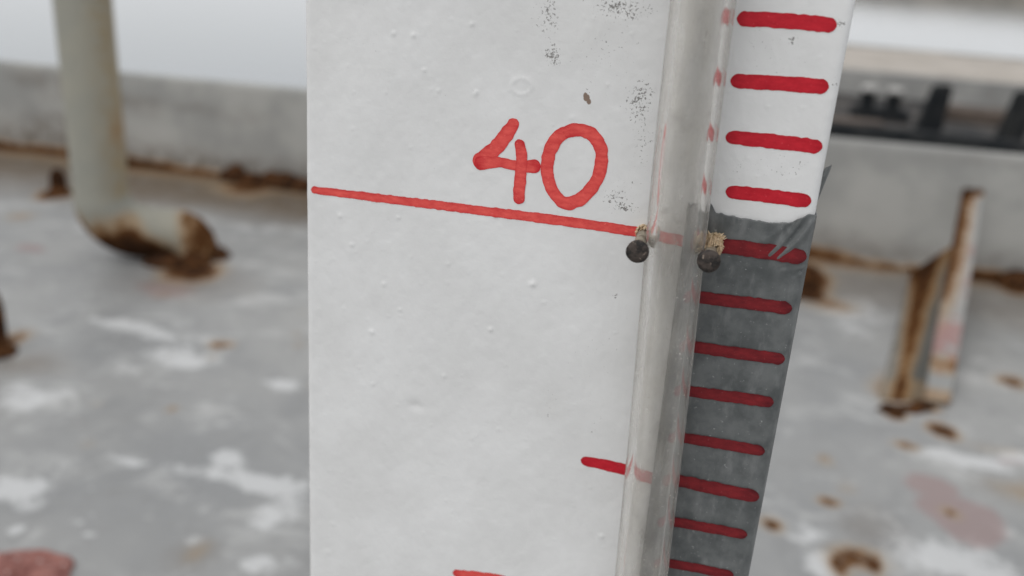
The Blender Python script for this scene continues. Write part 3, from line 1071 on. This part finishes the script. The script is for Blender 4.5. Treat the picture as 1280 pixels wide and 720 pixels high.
make_strokes('long_scale_line', [([(389, 237), (470, 247), (560, 258), (680, 273), (760, 284), (878, 303)], [10, 12, 12, 13, 13, 15], {})], INK, wob=.06, heavy_ends=.25)
make_strokes('digit_four', [
    ([(646, 149), (634, 167), (621, 184), (606, 197), (593, 207)], [14, 18, 19, 21, 21], {'heavy_ends': .1}),
    ([(593, 206), (608, 203), (626, 203), (646, 207), (662, 208), (676, 207)], [19, 16, 13, 13, 15, 19], {'heavy_ends': .7}),
    ([(648, 174), (652, 195), (651, 218), (649, 240), (648, 255)], [12, 15, 15, 16, 15], {'heavy_ends': .45}),
], INK)
make_strokes('digit_zero', [([(704, 167), (720, 162), (738, 167), (750, 183), (752, 201), (748, 220), (737, 238), (723, 250), (707, 254), (694, 243), (686, 226), (684, 208),
                              (687, 190), (694, 176), (704, 167), (714, 163)], [16, 16, 17, 16, 16, 16, 16, 17, 17, 16, 16, 16, 17, 17, 17, 15], {'heavy_ends': .3})], INK)
TICKS = {
    4: [(921, 23), (980, 26), (1046, 32)], 3: [(913, 101), (975, 104), (1036, 109)], 2: [(907, 171), (960, 176), (1028, 184)], 1: [(907, 239), (960, 245), (1014, 252)],
    0: [(872, 302), (940, 311), (1008, 321)], -1: [(862, 369), (930, 377), (990, 385)], -2: [(858, 431), (920, 440), (981, 448)],
    -3: [(850, 486), (910, 494), (967, 502)], -4: [(842, 544), (900, 553), (956, 563)], -5: [(834, 596), (890, 608), (949, 620)],
    -6: [(828, 648), (880, 657), (934, 667)], -7: [(822, 700), (870, 708), (917, 718)],
    -8: [(815, 751), (850, 757), (905, 767)], -9: [(808, 800), (850, 808), (893, 816)], -10: [(600, 816), (780, 845), (880, 863)], 5: [(926, -62), (990, -57), (1058, -50)]}
for k, pts in TICKS.items():
    w = {0: 20, -5: 19}.get(k, 17 - .25 * max(0, -k))
    ot = k <= 0
    make_strokes('tick_mark', [(pts, [w * .95, w, w * .98], {})], INK_TAPE if ot else INK_TICK, on_tape=ot, heavy_ends=.5, taper=(1.2, 1.2), wob=.05)
make_strokes('tick_mark', [([(726, 575), (755, 581), (790, 589), (822, 595)], [15, 17, 18, 18], {})], INK_TICK, heavy_ends=.4, taper=(1.2, 1))
make_strokes('digit_three', [([(566, 716), (600, 720), (634, 727), (618, 745), (596, 760), (622, 770), (628, 790), (606, 806), (580, 800)], [13, 15, 15, 15, 15, 15, 15, 15, 14], {})], INK)

# ------------------------------------------------------------------ tube
tube = empty('level_tube', (.0762, -.0056, .02))
tag(tube, 'clouded clear plastic tube running up the white gauge board', 'tube')
TO = Vector(tube.location)
TP = [(.0850, .02), (.0830, .15), (.0800, .28), (.0779, .349), (.0769, .3895), (.07525, .432), (.0748, .463), (.0745, .52), (.0742, .66)]
zz = np.linspace(.02, .66, 90)
xx = np.interp(zz, [p[1] for p in TP], [p[0] for p in TP])
for _ in range(3):
    xx[1:-1] = (xx[:-2] + 2 * xx[1:-1] + xx[2:]) / 4
RO, RI = .00535, .0037
pathT = [(x, TO.y - .0006, z) for x, z in zip(xx, zz)]
n = 48
Vo, Fo = sweep(pathT, RO, n, False)
Vi, Fi = sweep(pathT, RI, n, False)
off = len(Vo)
Fc = list(Fo) + [tuple(v + off for v in f[::-1]) for f in Fi]
for base, fl in ((0, True), ((len(pathT) - 1) * n, False)):
    for k in range(n):
        q = (base + k, base + (k + 1) % n, base + (k + 1) % n + off, base + k + off)
        Fc.append(q if not fl else q[::-1])
me = mesh('tube_wall', local(Vo + Vi, TO), Fc)
link('tube_wall', me, TUBE_M, tube)
me.materials.append(TUBE_IN)
for k in range(len(Fo), len(Fo) + len(Fi)):
    me.polygons[k].material_index = 1


# ------------------------------------------------------------------ nails that hold the tube
def nail(base_px, head_px, seed, label):
    a = Vector(on_y(base_px[0], base_px[1], .004))
    b = Vector(on_y(head_px[0], head_px[1], -.0140))
    o = empty('nail', a)
    d = (b - a).normalized()
    V, Fc = sweep([a, a + (b - a) * .5, b - d * .0006, b - d * .0001], [.0011, .0011, .0012, .0016], 16)
    link('shank', mesh('shank', local(V, a), Fc), NAIL_SHANK_M, o)
    q = Noise(seed)
    r = .0020
    V, Fc = sweep([b - d * .0004, b - d * .0002, b + d * .0002, b + d * .00045, b + d * .00055, b + d * .0006], [r * .7, r * .97, r, r * .93, r * .6, r * .12], 28)
    V = [v + (v - b) * .12 * (float(q.fbm(v.x * 900, v.z * 900, 2)) - .5) for v in V]
    link('head', mesh('head', local(V, a), Fc), NAIL_HEAD_M, o)
    tag(o, label, 'nail', 'nails holding the tube')
    return a, b


a1, b1 = nail((806, 285), (797, 314), 5, 'rusty nail at the end of the long red line, beside the tube')
a2, b2 = nail((893, 297), (886, 326), 6, 'rusty nail driven through the grey tape beside the tube')


def tuft(c, n, r, ln, seed, label):
    """splintered wood fibres torn out round a nail"""
    rr = np.random.default_rng(seed)
    V, Fc = [], []
    for _ in range(n):
        a = rr.uniform(0, 2 * math.pi)
        r0 = .0004 + rr.random() * r * .75
        p0 = Vector((c[0] + r0 * math.cos(a), .0005, c[2] + r0 * math.sin(a)))
        out = r * rr.uniform(.4, 1.0)
        fw = ln * rr.uniform(.1, 1.0)
        out *= 1.15 - .75 * fw / ln
        p1 = p0 + Vector((out * math.cos(a + rr.uniform(-.5, .5)), -fw, out * math.sin(a + rr.uniform(-.5, .5))))
        mid = (p0 + p1) / 2 + Vector((0, -ln * .12, 0))
        w = rr.uniform(.00010, .00022)
        v, f = sweep([p0, mid, p1], [w * 1.3, w, w * .35], 5)
        k = len(V)
        V += v
        Fc += [tuple(i + k for i in g) for g in f]
    o = link('splinter_tuft', mesh('splinter_tuft', local(V, BO), Fc), WOOD_M, board, smooth=False)
    o['kind'] = 'stuff'
    o['label'] = label


tuft(np.array([on_y(893, 299)[0], 0, on_y(893, 299)[2]]), 520, .0011, .0095, 4, 'pale splintered wood fibres round the nail in the tape')
tuft(np.array([on_y(804, 287)[0], 0, on_y(804, 287)[2]]), 70, .0007, .0040, 9, 'pale splintered wood fibres round the nail on white paint')
